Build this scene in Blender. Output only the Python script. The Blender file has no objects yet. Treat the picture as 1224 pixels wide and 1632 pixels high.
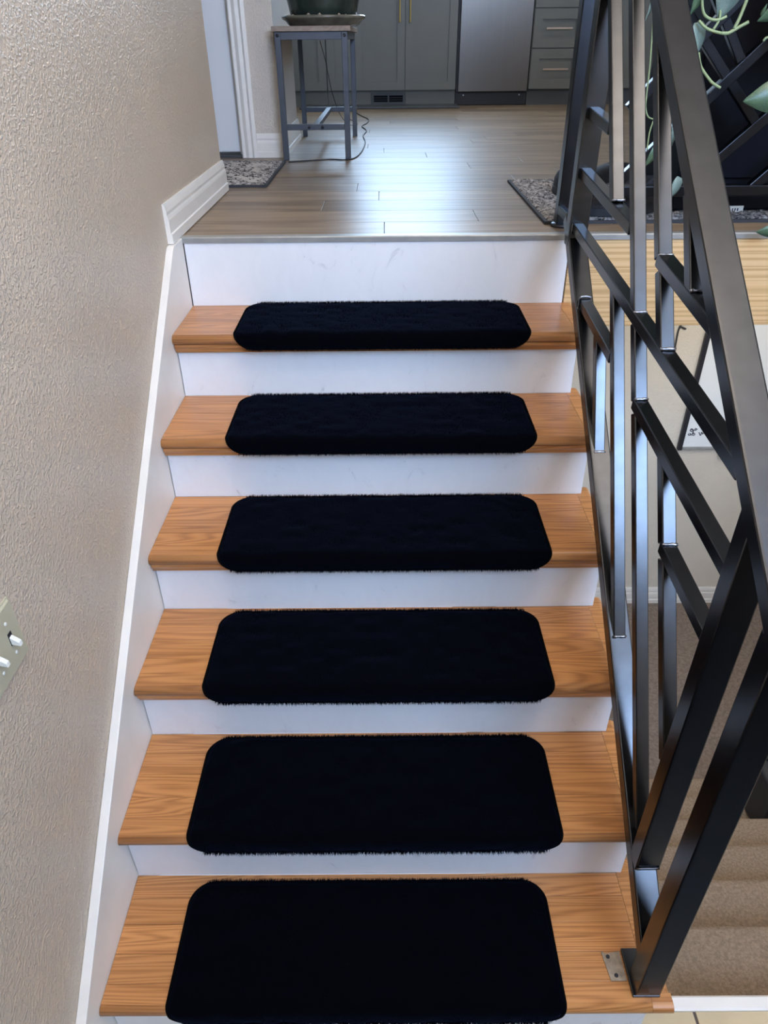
import bpy, bmesh, math, random
from mathutils import Vector, Matrix

random.seed(7)
SC = bpy.context.scene
COL = SC.collection

# ------------------------------------------------------------------ camera
F_PX = 1133.857
CAM = Vector((0.58307688, -0.65901895, 1.61245456))
YAW, PITCH, ROLL = math.radians(-0.20635), math.radians(33.62357), math.radians(-0.54603)
_f = Vector((math.sin(YAW)*math.cos(PITCH), math.cos(YAW)*math.cos(PITCH), -math.sin(PITCH)))
_r = Vector((math.cos(YAW), -math.sin(YAW), 0))
_u = _r.cross(_f)
RIGHT = math.cos(ROLL)*_r + math.sin(ROLL)*_u
UP = -math.sin(ROLL)*_r + math.cos(ROLL)*_u
FWD = _f
cd = bpy.data.cameras.new('camera')
cd.sensor_fit = 'VERTICAL'
cd.sensor_height = 24.0
cd.lens = F_PX/1632*24.0
cd.clip_start = 0.02
co = bpy.data.objects.new('camera', cd)
COL.objects.link(co)
m = Matrix((RIGHT, UP, -FWD)).transposed().to_4x4()
m.translation = CAM
co.matrix_world = m
SC.camera = co

def ray(x, y):
    return RIGHT*((x-612)/F_PX) + UP*((816-y)/F_PX) + FWD
def onx(x, y, X):
    d = ray(x, y); return CAM + d*((X-CAM.x)/d.x)
def ony(x, y, Y):
    d = ray(x, y); return CAM + d*((Y-CAM.y)/d.y)
def onz(x, y, Z):
    d = ray(x, y); return CAM + d*((Z-CAM.z)/d.z)

# ------------------------------------------------------------------ world, light, exposure
w = bpy.data.worlds.new('daylight'); SC.world = w; w.use_nodes = True
bg = w.node_tree.nodes['Background']
bg.inputs[0].default_value = (0.72, 0.82, 1.0, 1)
bg.inputs[1].default_value = 0.9
SC.view_settings.view_transform = 'Standard'
SC.view_settings.look = 'None'
SC.view_settings.gamma = 1.0
SC.view_settings.use_curve_mapping = False
SC.view_settings.exposure = 0.02

def area(name, loc, aim, sx, sy, power, col):
    ld = bpy.data.lights.new(name, 'AREA'); ld.shape = 'RECTANGLE'
    ld.size = sx; ld.size_y = sy; ld.energy = power; ld.color = col
    o = bpy.data.objects.new(name, ld); COL.objects.link(o)
    o.location = loc
    o.rotation_euler = (Vector(aim)).to_track_quat('-Z', 'Z').to_euler()
    return o
# daylight coming in through the entry window behind the camera
area('entry_window_daylight', (1.80, -1.93, 2.83), (0, 1, 0), 1.5, 1.3, 140, (0.42, 0.63, 1.0))
# daylight through the kitchen window over the counter
area('kitchen_window_daylight', (0.72, 6.78, 2.72), (0, -1, 0), 1.15, 1.0, 66, (0.50, 0.72, 1.0))
# added uplight that brightens the ceiling, then unseen overhead lights for kitchen and basement
area('ceiling_fill_uplight', (1.3, -0.3, 2.95), (0, 0, 1), 0.5, 0.5, 105, (1.0, 0.88, 0.75))
area('kitchen_overhead_light', (1.6, 4.9, 3.52), (0, 0, -1), 1.0, 1.0, 16, (1.0, 0.95, 0.9))
area('basement_overhead_light', (2.3, 2.1, 0.80), (0, 0, -1), 0.7, 0.7, 12, (1.0, 0.95, 0.88))

# ------------------------------------------------------------------ materials
def newmat(name, col, rough=0.5, metal=0.0, spec=0.5):
    mt = bpy.data.materials.new(name); mt.use_nodes = True
    b = mt.node_tree.nodes['Principled BSDF']
    b.inputs['Base Color'].default_value = (*col, 1)
    b.inputs['Roughness'].default_value = rough
    b.inputs['Metallic'].default_value = metal
    b.inputs['Specular IOR Level'].default_value = spec
    return mt, b, mt.node_tree
def node(nt, t, **kw):
    n = nt.nodes.new(t)
    for k, v in kw.items():
        if k in n.inputs: n.inputs[k].default_value = v
        else: setattr(n, k, v)
    return n
def coords(nt, scale, rnd=0.0):
    tc = node(nt, 'ShaderNodeTexCoord'); mp = node(nt, 'ShaderNodeMapping')
    mp.inputs['Scale'].default_value = scale
    nt.links.new(tc.outputs['Object'], mp.inputs['Vector'])
    if rnd:
        oi = node(nt, 'ShaderNodeObjectInfo')
        sc = node(nt, 'ShaderNodeVectorMath', operation='SCALE'); sc.inputs[0].default_value = (17, 23, 31)
        nt.links.new(oi.outputs['Random'], sc.inputs['Scale'])
        nt.links.new(sc.outputs[0], mp.inputs['Location'])
    return mp
def ramp(nt, stops):
    r = node(nt, 'ShaderNodeValToRGB'); e = r.color_ramp.elements
    while len(e) < len(stops): e.new(0.5)
    for k, (p, c) in zip(e, stops):
        k.position = p; k.color = (*c, 1)
    return r
def bump(nt, b, height, strength, dist):
    bp = node(nt, 'ShaderNodeBump'); bp.inputs['Strength'].default_value = strength
    bp.inputs['Distance'].default_value = dist
    nt.links.new(height, bp.inputs['Height']); nt.links.new(bp.outputs[0], b.inputs['Normal'])
def plain(name, col, rough=0.5, metal=0.0, var=0.06, scale=6.0, spec=0.5, bstr=0.0, bscale=200.0):
    mt, b, nt = newmat(name, col, rough, metal, spec)
    mp = coords(nt, (1, 1, 1))
    n = node(nt, 'ShaderNodeTexNoise'); n.inputs['Scale'].default_value = scale; n.inputs['Detail'].default_value = 4
    nt.links.new(mp.outputs[0], n.inputs['Vector'])
    r = ramp(nt, [(0.3, tuple(c*(1-var) for c in col)), (0.7, tuple(min(1, c*(1+var)) for c in col))])
    nt.links.new(n.outputs['Fac'], r.inputs[0]); nt.links.new(r.outputs[0], b.inputs['Base Color'])
    if bstr:
        n2 = node(nt, 'ShaderNodeTexNoise'); n2.inputs['Scale'].default_value = bscale; n2.inputs['Detail'].default_value = 2
        nt.links.new(mp.outputs[0], n2.inputs['Vector'])
        bump(nt, b, n2.outputs['Fac'], bstr, 0.004)
    return mt
def wood(name, dark, mid, light, rough, grain=(1.0, 9, 9), coat=0.0, tone=0.22, rings=0.5, freq=38.0):
    """grain runs along the axis with the smallest scale; ring contours of a stretched noise give cathedral figure"""
    mt, b, nt = newmat(name, mid, rough)
    mp = coords(nt, grain, rnd=1.0)
    n = node(nt, 'ShaderNodeTexNoise'); n.inputs['Scale'].default_value = 1.0; n.inputs['Detail'].default_value = 1.5
    n.inputs['Roughness'].default_value = 0.45; n.inputs['Distortion'].default_value = 0.5
    nt.links.new(mp.outputs[0], n.inputs['Vector'])
    mu = node(nt, 'ShaderNodeMath', operation='MULTIPLY'); mu.inputs[1].default_value = freq
    sn = node(nt, 'ShaderNodeMath', operation='SINE')
    mr0 = node(nt, 'ShaderNodeMapRange'); mr0.inputs[1].default_value = -1; mr0.inputs[2].default_value = 1
    nt.links.new(n.outputs['Fac'], mu.inputs[0]); nt.links.new(mu.outputs[0], sn.inputs[0]); nt.links.new(sn.outputs[0], mr0.inputs[0])
    mp2 = coords(nt, tuple(g*k for g, k in zip(grain, (4, 26, 26) if grain[0] < grain[1] else (26, 4, 26))), rnd=1.0)
    n2 = node(nt, 'ShaderNodeTexNoise'); n2.inputs['Scale'].default_value = 1.0; n2.inputs['Detail'].default_value = 5
    n2.inputs['Roughness'].default_value = 0.6
    nt.links.new(mp2.outputs[0], n2.inputs['Vector'])
    mx = node(nt, 'ShaderNodeMix'); mx.inputs[0].default_value = rings
    nt.links.new(n2.outputs['Fac'], mx.inputs[2]); nt.links.new(mr0.outputs[0], mx.inputs[3])
    r = ramp(nt, [(0.16, dark), (0.48, mid), (0.85, light)])
    nt.links.new(mx.outputs[0], r.inputs[0])
    oi = node(nt, 'ShaderNodeObjectInfo')
    mr = node(nt, 'ShaderNodeMapRange'); mr.inputs[3].default_value = 1-tone; mr.inputs[4].default_value = 1+tone
    nt.links.new(oi.outputs['Random'], mr.inputs[0])
    hs = node(nt, 'ShaderNodeHueSaturation')
    nt.links.new(mr.outputs[0], hs.inputs['Value']); nt.links.new(r.outputs[0], hs.inputs['Color'])
    nt.links.new(hs.outputs[0], b.inputs['Base Color'])
    b.inputs['Coat Weight'].default_value = coat; b.inputs['Coat Roughness'].default_value = 0.2
    bump(nt, b, n2.outputs['Fac'], 0.10, 0.0015)
    return mt

M = {}
# orange-peel painted drywall
def peel(name, col):
    mt, b, nt = newmat(name, col, 0.32)
    mp = coords(nt, (1, 1, 1))
    n = node(nt, 'ShaderNodeTexNoise'); n.inputs['Scale'].default_value = 165; n.inputs['Detail'].default_value = 2
    n.inputs['Distortion'].default_value = 0.3
    n2 = node(nt, 'ShaderNodeTexNoise'); n2.inputs['Scale'].default_value = 3; n2.inputs['Detail'].default_value = 4
    nt.links.new(mp.outputs[0], n.inputs['Vector']); nt.links.new(mp.outputs[0], n2.inputs['Vector'])
    rr = ramp(nt, [(0.46, (0, 0, 0)), (0.62, (1, 1, 1))]); nt.links.new(n.outputs['Fac'], rr.inputs[0])
    r = ramp(nt, [(0.3, tuple(c*0.96 for c in col)), (0.7, tuple(c*1.04 for c in col))])
    nt.links.new(n2.outputs['Fac'], r.inputs[0]); nt.links.new(r.outputs[0], b.inputs['Base Color'])
    bump(nt, b, rr.outputs[0], 0.55, 0.003)
    return mt
M['wall'] = peel('taupe_orange_peel_paint', (0.58, 0.475, 0.365))
M['wall2'] = peel('greige_wall_paint', (0.66, 0.59, 0.51))
M['bwall'] = peel('cream_basement_paint', (0.72, 0.66, 0.56))
M['ceil'] = plain('ceiling_paint', (0.78, 0.75, 0.71), 0.7)
M['white'] = plain('white_trim_paint', (0.80, 0.765, 0.705), 0.38, var=0.04, scale=9)
# riser: white paint with grey scuffs
def riser_mat():
    mt, b, nt = newmat('scuffed_white_riser_paint', (0.78, 0.79, 0.81), 0.45)
    mp = coords(nt, (9, 9, 5), rnd=1.0)
    n = node(nt, 'ShaderNodeTexNoise'); n.inputs['Scale'].default_value = 1.6; n.inputs['Detail'].default_value = 9
    n.inputs['Roughness'].default_value = 0.7; n.inputs['Distortion'].default_value = 1.5
    nt.links.new(mp.outputs[0], n.inputs['Vector'])
    r = ramp(nt, [(0.30, (0.60, 0.61, 0.64)), (0.38, (0.77, 0.78, 0.80)), (0.7, (0.80, 0.81, 0.83))])
    nt.links.new(n.outputs['Fac'], r.inputs[0]); nt.links.new(r.outputs[0], b.inputs['Base Color'])
    return mt
M['riser'] = riser_mat()
M['oak'] = wood('varnished_red_oak', (0.235, 0.083, 0.023), (0.49, 0.205, 0.062), (0.61, 0.285, 0.095), 0.34, grain=(0.8, 15, 15), coat=0.3, tone=0.09, rings=0.30, freq=120)
M['pine'] = wood('unfinished_header_board', (0.50, 0.30, 0.125), (0.68, 0.45, 0.215), (0.72, 0.50, 0.26), 0.6, grain=(0.15, 6, 34), tone=0.03, rings=0.55, freq=30)
M['lvp'] = wood('grey_brown_vinyl_plank', (0.07, 0.045, 0.025), (0.20, 0.138, 0.082), (0.35, 0.255, 0.165), 0.38, grain=(0.7, 9, 9), tone=0.20, rings=0.25, freq=34)
M['benchwood'] = wood('greyed_bench_wood', (0.16, 0.12, 0.09), (0.26, 0.20, 0.155), (0.35, 0.28, 0.22), 0.5, grain=(10, 1, 10), tone=0.05, rings=0.2)
M['rail'] = plain('satin_black_steel', (0.078, 0.080, 0.084), 0.25, metal=1.0, var=0.08, scale=30)
M['weld'] = plain('weld_bead_steel', (0.30, 0.30, 0.32), 0.28, metal=1.0, var=0.4, scale=220)
M['gunmetal'] = plain('gunmetal_bench_steel', (0.085, 0.095, 0.115), 0.42, metal=0.5, var=0.08, scale=20)
M['blackmetal'] = plain('black_powder_coat', (0.022, 0.022, 0.028), 0.4, metal=0.3, var=0.1)
M['alu'] = plain('grey_aluminium_edge', (0.40, 0.41, 0.40), 0.42, metal=0.6, var=0.08, scale=25)
M['cab'] = plain('sage_grey_cabinet_paint', (0.132, 0.134, 0.117), 0.42, var=0.03)
M['toe'] = plain('dark_toe_kick', (0.060, 0.066, 0.070), 0.5)
M['matte'] = plain('matte_black_panel', (0.004, 0.0045, 0.008), 0.75, spec=0.12)
M['black'] = plain('black_plastic', (0.008, 0.009, 0.013), 0.5)
M['brass'] = plain('brushed_brass', (0.75, 0.55, 0.20), 0.3, metal=1.0)
M['copper'] = plain('warm_bronze_pull', (0.42, 0.32, 0.24), 0.3, metal=1.0)
M['tile'] = plain('beige_stone_tile', (0.56, 0.45, 0.28), 0.32, var=0.10, scale=9)
M['grout'] = plain('dark_grout', (0.10, 0.075, 0.06), 0.9)
M['ivory'] = plain('ivory_plastic', (0.48, 0.45, 0.32), 0.35, var=0.02)
M['ivory2'] = plain('pale_toggle_plastic', (0.80, 0.79, 0.72), 0.3, var=0.02)
M['screw'] = plain('steel_screw', (0.5, 0.5, 0.48), 0.35, metal=1.0)
M['rust'] = plain('tarnished_zinc_plate', (0.30, 0.23, 0.16), 0.5, metal=0.15, var=0.35, scale=60)
M['glaze'] = plain('dark_green_glaze', (0.030, 0.042, 0.034), 0.12, var=0.35, scale=14)
M['glaze2'] = plain('olive_grey_glaze', (0.135, 0.125, 0.095), 0.22, var=0.3, scale=22)
M['stone'] = plain('pebble', (0.45, 0.36, 0.27), 0.7, var=0.2)
M['soil'] = plain('potting_soil', (0.03, 0.02, 0.015), 0.95)
M['leaf'] = plain('philodendron_leaf', (0.075, 0.135, 0.075), 0.36, var=0.25, scale=30)
M['leaf2'] = plain('silvery_leaf', (0.19, 0.26, 0.225), 0.4, var=0.2, scale=40)
M['stem'] = plain('pale_green_stem', (0.27, 0.34, 0.17), 0.45, var=0.15)
M['board'] = plain('whiteboard_enamel', (0.80, 0.84, 0.86), 0.15, var=0.01)
M['ink'] = plain('marker_ink', (0.05, 0.05, 0.07), 0.5)
M['tag'] = plain('white_paper_tag', (0.72, 0.76, 0.74), 0.6, var=0.02)
M['cord'] = plain('dark_cord_rubber', (0.03, 0.03, 0.032), 0.45)
M['door'] = plain('white_door_paint', (0.80, 0.81, 0.83), 0.35, var=0.01)
M['shoe'] = plain('black_knit', (0.012, 0.012, 0.016), 0.75, var=0.4, scale=160, bstr=0.4, bscale=300)
# carpet
def carpet(name, a, b_, sc, disp=0.6):
    mt, b, nt = newmat(name, a, 0.95, spec=0.1)
    mp = coords(nt, (1, 1, 1))
    n = node(nt, 'ShaderNodeTexNoise'); n.inputs['Scale'].default_value = sc; n.inputs['Detail'].default_value = 6
    n.inputs['Roughness'].default_value = 0.75
    nt.links.new(mp.outputs[0], n.inputs['Vector'])
    r = ramp(nt, [(0.40, a), (0.60, b_)])
    nt.links.new(n.outputs['Fac'], r.inputs[0]); nt.links.new(r.outputs[0], b.inputs['Base Color'])
    bump(nt, b, n.outputs['Fac'], disp, 0.006)
    return mt
M['carpet'] = carpet('beige_carpet', (0.22, 0.158, 0.105), (0.33, 0.242, 0.165), 120)
M['bcarpet'] = carpet('brown_carpet', (0.16, 0.125, 0.10), (0.24, 0.19, 0.155), 60)
M['speckle'] = carpet('speckled_grey_rug', (0.018, 0.018, 0.021), (0.52, 0.48, 0.45), 70)
M['guard'] = plain('black_guard_steel', (0.032, 0.033, 0.037), 0.3, metal=1.0, var=0.08, scale=30)
def rugpat():
    mt, b, nt = newmat('pale_rug_with_dark_scribble', (0.5, 0.48, 0.45), 0.95, spec=0.1)
    mp = coords(nt, (5, 11, 1))
    n = node(nt, 'ShaderNodeTexNoise'); n.inputs['Scale'].default_value = 1.0; n.inputs['Detail'].default_value = 8
    n.inputs['Roughness'].default_value = 0.68; n.inputs['Distortion'].default_value = 1.2
    nt.links.new(mp.outputs[0], n.inputs['Vector'])
    r = ramp(nt, [(0.40, (0.50, 0.46, 0.41)), (0.475, (0.46, 0.42, 0.38)), (0.485, (0.012, 0.012, 0.014)), (0.515, (0.012, 0.012, 0.014)), (0.53, (0.50, 0.46, 0.42))])
    nt.links.new(n.outputs['Fac'], r.inputs[0]); nt.links.new(r.outputs[0], b.inputs['Base Color'])
    return mt
M['rugpat'] = rugpat()
M['binding'] = plain('dark_rug_binding', (0.035, 0.036, 0.042), 0.8)
# black plush pile with a faint sheen
mt, b, nt = newmat('black_plush', (0.0012, 0.0012, 0.0018), 0.95, spec=0.0)
b.inputs['Sheen Weight'].default_value = 0.028; b.inputs['Sheen Roughness'].default_value = 0.6
b.inputs['Sheen Tint'].default_value = (0.35, 0.5, 1.0, 1)
M['plush'] = mt
M['plushedge'] = plain('black_binding_tape', (0.0015, 0.0015, 0.002), 0.95, spec=0.05)
# brushed stainless steel
def steel():
    mt, b, nt = newmat('brushed_stainless_steel', (0.15, 0.135, 0.12), 0.30, 1.0)
    mp = coords(nt, (900, 1, 1.5))
    n = node(nt, 'ShaderNodeTexNoise'); n.inputs['Scale'].default_value = 1.0; n.inputs['Detail'].default_value = 3
    nt.links.new(mp.outputs[0], n.inputs['Vector'])
    r = ramp(nt, [(0.3, (0.14, 0.125, 0.11)), (0.7, (0.165, 0.15, 0.135))])
    nt.links.new(n.outputs['Fac'], r.inputs[0]); nt.links.new(r.outputs[0], b.inputs['Base Color'])
    return mt
M['steel'] = steel()
mt, b, nt = newmat('window_glass', (1, 1, 1), 0.02)
b.inputs['Transmission Weight'].default_value = 1.0; b.inputs['IOR'].default_value = 1.45
M['glass'] = mt

# ------------------------------------------------------------------ helpers
def obj(name, bm, mat, parent=None, bev=0.0, smooth=False, loc=None):
    """link a bmesh as ONE mesh object"""
    if bev:
        bmesh.ops.bevel(bm, geom=list(bm.edges), offset=bev, segments=2, affect='EDGES', profile=0.5, clamp_overlap=True)
    bmesh.ops.recalc_face_normals(bm, faces=bm.faces)
    me = bpy.data.meshes.new(name); bm.to_mesh(me); bm.free()
    if smooth:
        for p in me.polygons: p.use_smooth = True
    me.materials.append(M[mat])
    o = bpy.data.objects.new(name, me); COL.objects.link(o)
    if parent is not None: o.parent = parent
    if loc is not None: o.location = loc
    return o
def tag(o, label, cat, group=None):
    o['label'] = label; o['category'] = cat
    if group: o['group'] = group
    return o
def thing(name, label, cat, group=None):
    o = bpy.data.objects.new(name, None); COL.objects.link(o)
    o.empty_display_size = 0.05
    return tag(o, label, cat, group)
def struct(o):
    o['kind'] = 'structure'; return o
def box(x0, x1, y0, y1, z0, z1, bm=None):
    bm = bm or bmesh.new()
    v = [bm.verts.new((x, y, z)) for x in (x0, x1) for y in (y0, y1) for z in (z0, z1)]
    for f in ((0, 1, 3, 2), (4, 6, 7, 5), (0, 4, 5, 1), (2, 3, 7, 6), (0, 2, 6, 4), (1, 5, 7, 3)):
        bm.faces.new([v[i] for i in f])
    return bm
def prism_x(poly, x0, x1, bm=None):
    """polygon in (y,z) extruded along x"""
    bm = bm or bmesh.new()
    a = [bm.verts.new((x0, y, z)) for y, z in poly]; b_ = [bm.verts.new((x1, y, z)) for y, z in poly]
    n = len(poly)
    bm.faces.new(a); bm.faces.new(b_[::-1])
    for i in range(n): bm.faces.new((a[i], b_[i], b_[(i+1) % n], a[(i+1) % n]))
    return bm
def prism_y(poly, y0, y1, bm=None):
    bm = bm or bmesh.new()
    a = [bm.verts.new((x, y0, z)) for x, z in poly]; b_ = [bm.verts.new((x, y1, z)) for x, z in poly]
    n = len(poly)
    bm.faces.new(a); bm.faces.new(b_[::-1])
    for i in range(n): bm.faces.new((a[i], b_[i], b_[(i+1) % n], a[(i+1) % n]))
    return bm
def prism_z(poly, z0, z1, bm=None):
    bm = bm or bmesh.new()
    a = [bm.verts.new((x, y, z0)) for x, y in poly]; b_ = [bm.verts.new((x, y, z1)) for x, y in poly]
    n = len(poly)
    bm.faces.new(a); bm.faces.new(b_[::-1])
    for i in range(n): bm.faces.new((a[i], b_[i], b_[(i+1) % n], a[(i+1) % n]))
    return bm
def tube(pts, r, seg=8, bm=None, closed=False, taper=None):
    bm = bm or bmesh.new(); pts = [Vector(p) for p in pts]; n = len(pts); rings = []
    ref = Vector((0.3, 0.2, 1)).normalized()
    for i, p in enumerate(pts):
        a = pts[i-1] if (i > 0 or closed) else p
        c = pts[(i+1) % n] if (i < n-1 or closed) else p
        t = (c-a).normalized()
        s = t.cross(ref)
        if s.length < 1e-3: s = t.cross(Vector((1, 0, 0)))
        s.normalize(); q = t.cross(s)
        rr = r*(taper[i] if taper else 1)
        rings.append([bm.verts.new(p + (s*math.cos(k*2*math.pi/seg) + q*math.sin(k*2*math.pi/seg))*rr) for k in range(seg)])
    for i in range(n if closed else n-1):
        A, B = rings[i], rings[(i+1) % n]
        for k in range(seg): bm.faces.new((A[k], A[(k+1) % seg], B[(k+1) % seg], B[k]))
    if not closed:
        bm.faces.new(rings[0][::-1]); bm.faces.new(rings[-1])
    return bm
def smooth_path(pts, sub=6):
    pts = [Vector(p) for p in pts]; out = []
    for i in range(len(pts)-1):
        p0 = pts[max(i-1, 0)]; p1 = pts[i]; p2 = pts[i+1]; p3 = pts[min(i+2, len(pts)-1)]
        for k in range(sub):
            t = k/sub
            out.append(0.5*((2*p1)+(p2-p0)*t+(2*p0-5*p1+4*p2-p3)*t*t+(3*p1-p0-3*p2+p3)*t**3))
    out.append(pts[-1]); return out
def lathe(prof, cx, cy, seg=40, bm=None):
    bm = bm or bmesh.new(); rings = []
    for r, z in prof:
        rings.append([bm.verts.new((cx+r*math.cos(k*2*math.pi/seg), cy+r*math.sin(k*2*math.pi/seg), z)) for k in range(seg)])
    for A, B in zip(rings, rings[1:]):
        for k in range(seg): bm.faces.new((A[k], A[(k+1) % seg], B[(k+1) % seg], B[k]))
    if prof[0][0] > 1e-4: bm.faces.new(rings[0][::-1])
    if prof[-1][0] > 1e-4: bm.faces.new(rings[-1])
    bmesh.ops.remove_doubles(bm, verts=bm.verts, dist=1e-6)
    return bm

# ------------------------------------------------------------------ dimensions (metres)
RISE, RUN, F, XR = 0.18833, 0.25, 1.137, 1.1205     # F = upper floor level; tread 0 top = 0
LAND = -0.188                                       # landing level
BASE = -1.52                                        # basement level
CEIL = 3.58
WX = -0.02                                          # face of the left wall

# ------------------------------------------------------------------ room shell
struct(obj('wall_left', box(-0.14, WX, -2.0, 2.262, LAND, CEIL), 'wall', bev=0.006))
struct(obj('wall_hall', box(-1.6, -1.48, 2.262, 3.2, F, CEIL), 'wall2'))
struct(obj('wall_hall_front', box(-1.48, -0.14, 2.14, 2.262, F, CEIL), 'wall2'))
struct(obj('ceiling', box(-1.6, 3.6, -2.12, 7.0, CEIL, CEIL+0.1), 'ceil'))
struct(obj('wall_right', box(3.5, 3.6, -2.0, 6.9, BASE-0.1, CEIL), 'wall2'))
# back wall round the front door and the big entry window
bm = box(-0.14, 0.95, -2.12, -2.0, LAND, CEIL)
box(2.55, 3.5, -2.12, -2.0, LAND, CEIL, bm); box(0.95, 2.55, -2.12, -2.0, LAND, 2.15, bm); box(0.95, 2.55, -2.12, -2.0, 3.50, CEIL, bm)
struct(obj('wall_back', bm, 'wall2'))
wo = struct(obj('window_1', box(0.95, 2.55, -2.07, -2.06, 2.15, 3.50), 'glass'))
bm = bmesh.new()
for a in ((0.95, 1.0, 2.15, 3.50), (2.5, 2.55, 2.15, 3.50), (1.0, 2.5, 2.15, 2.2), (1.0, 2.5, 3.45, 3.50), (1.73, 1.77, 2.2, 3.45)):
    box(a[0], a[1], -2.09, -2.03, a[2], a[3], bm)
obj('window_frame', bm, 'white', wo)
# kitchen far wall with its window over the counter
bm = box(-1.6, 0.1, 6.9, 7.0, F, CEIL); box(1.34, 3.5, 6.9, 7.0, F, CEIL, bm)
box(0.1, 1.34, 6.9, 7.0, F, 2.18, bm); box(0.1, 1.34, 6.9, 7.0, 3.27, CEIL, bm)
struct(obj('wall_kitchen', bm, 'wall2'))
wo = struct(obj('window_2', box(0.1, 1.34, 6.945, 6.955, 2.18, 3.27), 'glass'))
bm = bmesh.new()
for a in ((0.1, 0.15, 2.18, 3.27), (1.29, 1.34, 2.18, 3.27), (0.15, 1.29, 2.18, 2.23), (0.15, 1.29, 3.22, 3.27), (0.70, 0.74, 2.23, 3.22)):
    box(a[0], a[1], 6.92, 6.98, a[2], a[3], bm)
obj('window_frame', bm, 'white', wo)
struct(obj('wall_kitchen_side', box(-1.6, -1.5, 3.3, 6.9, F, CEIL), 'wall2'))
# wall with the white door, and the short return behind the bench
WY = 3.18
bm = box(-0.08, 0.096, WY, 3.93, F, CEIL); box(-1.48, -0.92, WY, WY+0.11, F, CEIL, bm); box(-0.92, -0.08, WY, WY+0.11, F+2.06, CEIL, bm)
struct(obj('wall_door', bm, 'wall2', bev=0.004))
do = struct(obj('door_1', box(-0.90, -0.112, WY+0.03, WY+0.07, F+0.022, F+2.04), 'door', bev=0.003))
obj('door_stop', box(-0.112, -0.084, WY+0.02, WY+0.08, F, F+2.05), 'white', do)
prof = [(-0.10, WY-0.012), (-0.10, WY-0.004), (-0.028, WY), (-0.024, WY-0.016), (-0.040, WY-0.021), (-0.050, WY-0.015), (-0.066, WY-0.019), (-0.082, WY-0.012), (-0.094, WY-0.016)]
obj('door_casing', prism_z(prof, F, F+2.1), 'white', do)
struct(obj('door_threshold_trim', box(-0.9, -0.09, WY+0.0, WY+0.12, F, F+0.012), 'toe')).name = 'trim_3'

def base_profile(h=0.103, t=0.016):
    return [(0, 0), (t, 0), (t, 0.24*h), (t*0.80, 0.27*h), (t*0.80, 0.60*h), (t*0.72, 0.66*h), (t*0.55, 0.72*h), (t*0.60, 0.80*h), (t*0.42, 0.93*h), (t*0.25, h), (0, h)]
def baseboard(name, p0, p1, nx, ny, z, h=0.103, t=0.016):
    bm = bmesh.new(); pr = base_profile(h, t)
    a = [bm.verts.new((p0[0]+nx*u, p0[1]+ny*u, z+v)) for u, v in pr]
    b_ = [bm.verts.new((p1[0]+nx*u, p1[1]+ny*u, z+v)) for u, v in pr]
    n = len(pr); bm.faces.new(a); bm.faces.new(b_[::-1])
    for i in range(n): bm.faces.new((a[i], b_[i], b_[(i+1) % n], a[(i+1) % n]))
    return struct(obj(name, bm, 'white'))
baseboard('baseboard_left', (WX, 1.41), (WX, 2.268), 1, 0, F+0.003)
baseboard('baseboard_door', (-0.024, WY), (0.11, WY), 0, -1, F)
baseboard('baseboard_return', (0.096, WY-0.012), (0.096, 3.94), 1, 0, F)
baseboard('baseboard_basement', (1.15, 2.95), (3.5, 2.95), 0, -1, BASE, h=0.125)

# upper floor: base slab and separate planks, laid across the hall
fl = struct(obj('floor', box(-1.5, 3.5, 1.50, 6.9, F-0.20, F-0.004), 'toe'))
PW = 0.180; row = 0; y = 1.508
plank_cache = {}
while y < 6.88:
    x = -1.48 - random.random()*1.1
    y1 = min(y+PW, 6.895)
    while x < 3.48:
        L = random.choice((0.9, 1.2, 1.22, 1.22))
        a, c = max(x, -1.49), min(x+L, 3.49)
        if c-a > 0.05:
            key = (round(c-a, 3), round(y1-y, 3))
            if key not in plank_cache:
                bmp = box(-(c-a)/2+0.0007, (c-a)/2-0.0007, -(y1-y)/2+0.0007, (y1-y)/2-0.0007, -0.006, 0)
                o = obj('plank', bmp, 'lvp', fl, bev=0.0009)
                plank_cache[key] = o.data
            else:
                o = bpy.data.objects.new('plank', plank_cache[key]); COL.objects.link(o); o.parent = fl
            o.location = ((a+c)/2, (y+y1)/2, F)
        x += L
    y = y1; row += 1
struct(obj('trim_1', prism_x([(1.484, F-0.012), (1.484, F+0.001), (1.487, F+0.004), (1.512, F+0.004), (1.512, F-0.003), (1.500, F-0.003), (1.500, F-0.012)], -0.004, 3.4), 'alu'))
# header board under the edge of the upper floor, beside the stairs
struct(obj('trim_2', box(XR+0.004, 3.45, 1.488, 1.52, 0.868, F-0.0125), 'pine', bev=0.002))
struct(obj('ceiling_basement', box(XR+0.004, 3.5, 1.52, 3.05, 0.868, 0.92), 'ceil'))

# landing of square tiles, each its own piece, over a dark grout bed
la = struct(obj('floor_landing', box(-0.14, 3.4, -2.0, 0.043, LAND-0.15, LAND-0.003), 'grout'))
TW = 0.331; tile_cache = {}
yy = 0.043
j = 0
while yy > -1.99:
    ya = max(yy-TW, -1.99)
    xx = 1.257 - 4*TW
    while xx < 3.4:
        xa, xb = max(xx, -0.015), min(xx+TW, 3.39)
        if xb-xa > 0.03:
            key = (round(xb-xa, 3), round(yy-ya, 3))
            if key not in tile_cache:
                o = obj('tile', box(-(xb-xa)/2+0.003, (xb-xa)/2-0.003, -(yy-ya)/2+0.003, (yy-ya)/2-0.003, -0.008, 0), 'tile', la, bev=0.0015)
                tile_cache[key] = o.data
            else:
                o = bpy.data.objects.new('tile', tile_cache[key]); COL.objects.link(o); o.parent = la
            o.location = ((xa+xb)/2, (yy+ya)/2, LAND)
        xx += TW
    yy -= TW
    j += 1
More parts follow.
